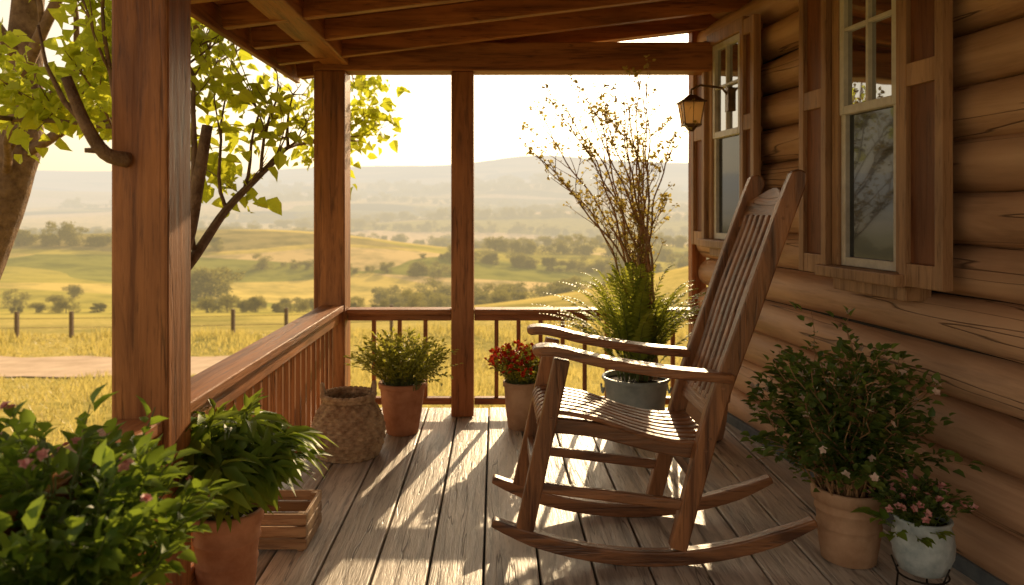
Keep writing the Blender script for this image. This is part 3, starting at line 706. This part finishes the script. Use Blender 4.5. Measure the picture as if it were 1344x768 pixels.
# grass
mb=MB(); n=46000
gx=rng.uniform(-12,6,n); gy=4.9+rng.random(n)**1.5*30; gx=gx*(.5+gy/14)
ok=np.ones(n,bool)
RA=np.array([(p[0],p[1]) for p in RP])
for q in RA: ok&=((gx-q[0])**2+(gy-q[1])**2)>2.5**2
gx=gx[ok];gy=gy[ok];n=len(gx); gz=TH(gx,gy); hgt=rng.uniform(.04,.12,n)*(1+gy/20)*(1+.6*np.sin(gx*1.3+gy*.7))
a=rng.uniform(0,6.28,n); w=.006*(1+gy/6); lx=rng.normal(0,.06,n); ly=rng.normal(0,.06,n)
V=np.zeros((n,3,3)); V[:,0]=np.stack([gx-np.cos(a)*w,gy-np.sin(a)*w,gz-.02],-1); V[:,1]=np.stack([gx+np.cos(a)*w,gy+np.sin(a)*w,gz-.02],-1); V[:,2]=np.stack([gx+lx,gy+ly,gz+hgt],-1)
mb.v=V.reshape(-1,3).tolist(); mb.f=[(3*i,3*i+1,3*i+2) for i in range(n)]; mb.m=[0]*n
mb.obj('grass',[leafmat('grass_blade',(.24,.23,.05),(.60,.48,.17),.5,(.70,.58,.18))],None)
# field fence
mb=MB(); px=-46; pr=None
while px<-4:
    yy=34+.05*px; z=float(TH(px,yy)); mb.box(px-.07,px+.07,yy-.07,yy+.07,z-.1,z+1.15)
    if pr: 
        for hh in(.45,.85): mb.bar((pr[0],pr[1],pr[2]+hh),(px,yy,z+hh),.02,.02)
    pr=(px,yy,z); px+=2.3
mb.obj('field_fence',[plain('fence_wood',(.12,.08,.05),(.2,.14,.09))],None)
# distant trees
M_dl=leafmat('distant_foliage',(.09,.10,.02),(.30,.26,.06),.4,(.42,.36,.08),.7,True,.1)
M_db,nt=newmat('distant_bark'); df=N(nt,'ShaderNodeBsdfDiffuse'); df.inputs[0].default_value=(.10,.065,.04,1); out(nt,painted_haze(nt,df.outputs[0]))
dt=empty('distant_trees'); variants=[]
for vi in range(5):
    mb=MB(); hgt=[6.5,8,5,9,6][vi]; mb.tube([(0,0,-.6),(.1,0,hgt*.3),(0,.1,hgt*.7)],[.2,.14,.05],6,1)
    cl=[(R(-1,1)*hgt*.32,R(-1,1)*hgt*.32,hgt*R(.12,.88),hgt*R(.12,.24)) for _ in range(15)]
    P=[];D=[];NN=[];LL=[];WW=[]
    for c_ in cl:
        for _ in range(110):
            q=unit(np.array([R(-1,1),R(-1,1),R(-1,1)]))*c_[3]*R(.5,1.15)
            P.append(np.array(c_[:3])+q*np.array([1,1,.85]));D.append(np.array([R(-1,1),R(-1,1),R(-1,1)]));NN.append(np.array([R(-1,1),R(-1,1),R(-1,1)]));LL.append(R(.3,.65));WW.append(R(.22,.42))
    mb.leaves(P,D,NN,LL,WW,0,.2,.1)
    me=mb.obj('crown',[M_dl,M_db],dt); me.location=(300*vi-500,460,float(TH(300*vi-500,460))); variants.append(me.data)
def tree(x,y,s,sz=None):
    o=bpy.data.objects.new('tree',random.choice(variants)); COL.objects.link(o); o.parent=dt
    o.location=(x,y,float(TH(x,y))-.4*s); o.rotation_euler[2]=R(0,6.28); o.scale=(s*R(1.0,1.7),s*R(1.0,1.7),(sz or s)*R(.8,1.1))
for (x,y,s) in((-44,118,.95),(-46,121,.7),(-62,112,.35),(-35,92,.28),(-22,97,.3),(-9,112,.4),(3,128,.6),(9,125,.5),(-28,88,.25),(-52,90,.3),(-58,92,.3)): tree(x,y,s)
def hedge(x0,y0,x1,y1,step,s,jit):
    n=int(math.hypot(x1-x0,y1-y0)/step)
    for k in range(n+1):
        t=k/max(n,1); tree(x0+(x1-x0)*t+R(-jit,jit),y0+(y1-y0)*t+R(-jit,jit),s*R(.5,1.4))
hedge(-90,72,-8,82,1.7,.20,1.4)
hedge(-30,104,2,96,1.8,.26,3); hedge(-18,120,-2,112,1.6,.45,4)
hedge(-20,140,36,150,2.2,.5,5); hedge(-8,120,30,128,2.2,.42,5)
hedge(-190,205,-78,212,2.0,.65,3); hedge(-60,190,-10,185,3,.4,3)
hedge(-20,215,120,235,2.6,.6,4); hedge(0,270,160,300,3,.7,4)
hedge(-250,400,200,390,3.6,.8,4); hedge(-40,520,300,560,5,1.0,5)
hedge(-500,600,50,560,5,1.1,6); hedge(-60,760,420,800,6,1.2,7)
hedge(-600,950,500,1000,7,1.5,10); hedge(-300,1200,350,1260,7,1.8,14)
hedge(-700,1450,200,1500,9,2.0,20); hedge(-150,1700,900,1650,11,2.2,25)
hedge(-1100,1950,200,2050,12,2.5,28); hedge(-700,2450,1100,2550,12,3.6,50); hedge(-900,2750,900,2850,15,3.8,50)

# ------------------------------------------------------------ light, sky, camera
EL=math.radians(18.5); AZ=math.radians(12.5)
sd=Vector((math.sin(AZ)*math.cos(EL),math.cos(AZ)*math.cos(EL),math.sin(EL)))
sun=bpy.data.lights.new('sun','SUN'); sun.energy=5; sun.angle=math.radians(.5); sun.color=(1,.73,.42)
so=bpy.data.objects.new('sun',sun); COL.objects.link(so); so.rotation_euler=sd.to_track_quat('Z','Y').to_euler(); so.location=(5,20,10)
w=bpy.data.worlds.new('World'); S.world=w; w.use_nodes=True; nt=w.node_tree; nt.nodes.clear()
sky=N(nt,'ShaderNodeTexSky'); sky.sky_type='NISHITA'; sky.sun_disc=False; sky.sun_elevation=EL; sky.sun_rotation=AZ; sky.dust_density=4; sky.air_density=1.0; sky.altitude=100
b1=N(nt,'ShaderNodeBackground'); b1.inputs[1].default_value=.06; L(nt,sky.outputs[0],b1.inputs[0])
tc=N(nt,'ShaderNodeTexCoord'); nm=N(nt,'ShaderNodeVectorMath',operation='NORMALIZE'); L(nt,tc.outputs['Generated'],nm.inputs[0])
dt_=N(nt,'ShaderNodeVectorMath',operation='DOT_PRODUCT'); L(nt,nm.outputs[0],dt_.inputs[0]); dt_.inputs[1].default_value=sd
dp=mathn(nt,'MAXIMUM',dt_.outputs['Value'],0.0)
g1=mathn(nt,'MULTIPLY',mathn(nt,'POWER',dp,10.0),.22); g2=mathn(nt,'MULTIPLY',mathn(nt,'POWER',dp,50.0),2.6)
sz=N(nt,'ShaderNodeSeparateXYZ'); L(nt,nm.outputs[0],sz.inputs[0])
hz_=mathn(nt,'MULTIPLY',mathn(nt,'SUBTRACT',1.0,mathn(nt,'MULTIPLY',mathn(nt,'ABSOLUTE',sz.outputs[2]),.7),True),1.02)
tot=mathn(nt,'ADD',mathn(nt,'ADD',g1,g2),hz_)
b2=N(nt,'ShaderNodeBackground'); b2.inputs[0].default_value=(1,.80,.52,1); L(nt,tot,b2.inputs[1])
ash=N(nt,'ShaderNodeAddShader'); L(nt,b1.outputs[0],ash.inputs[0]); L(nt,b2.outputs[0],ash.inputs[1])
o=N(nt,'ShaderNodeOutputWorld'); L(nt,ash.outputs[0],o.inputs[0])

cam=bpy.data.cameras.new('camera'); co=bpy.data.objects.new('camera',cam); COL.objects.link(co)
co.location=(0,0,1.2); co.rotation_euler=(math.radians(90),0,0)
cam.sensor_width=36; cam.lens=36*1000/1344; cam.shift_x=22/1344; cam.shift_y=-109/1344
cam.clip_start=.05; cam.clip_end=20000
cam.dof.use_dof=True; cam.dof.focus_distance=2.8; cam.dof.aperture_fstop=3.2
S.camera=co
S.view_settings.view_transform='Standard'; S.view_settings.look='None'; S.view_settings.exposure=0
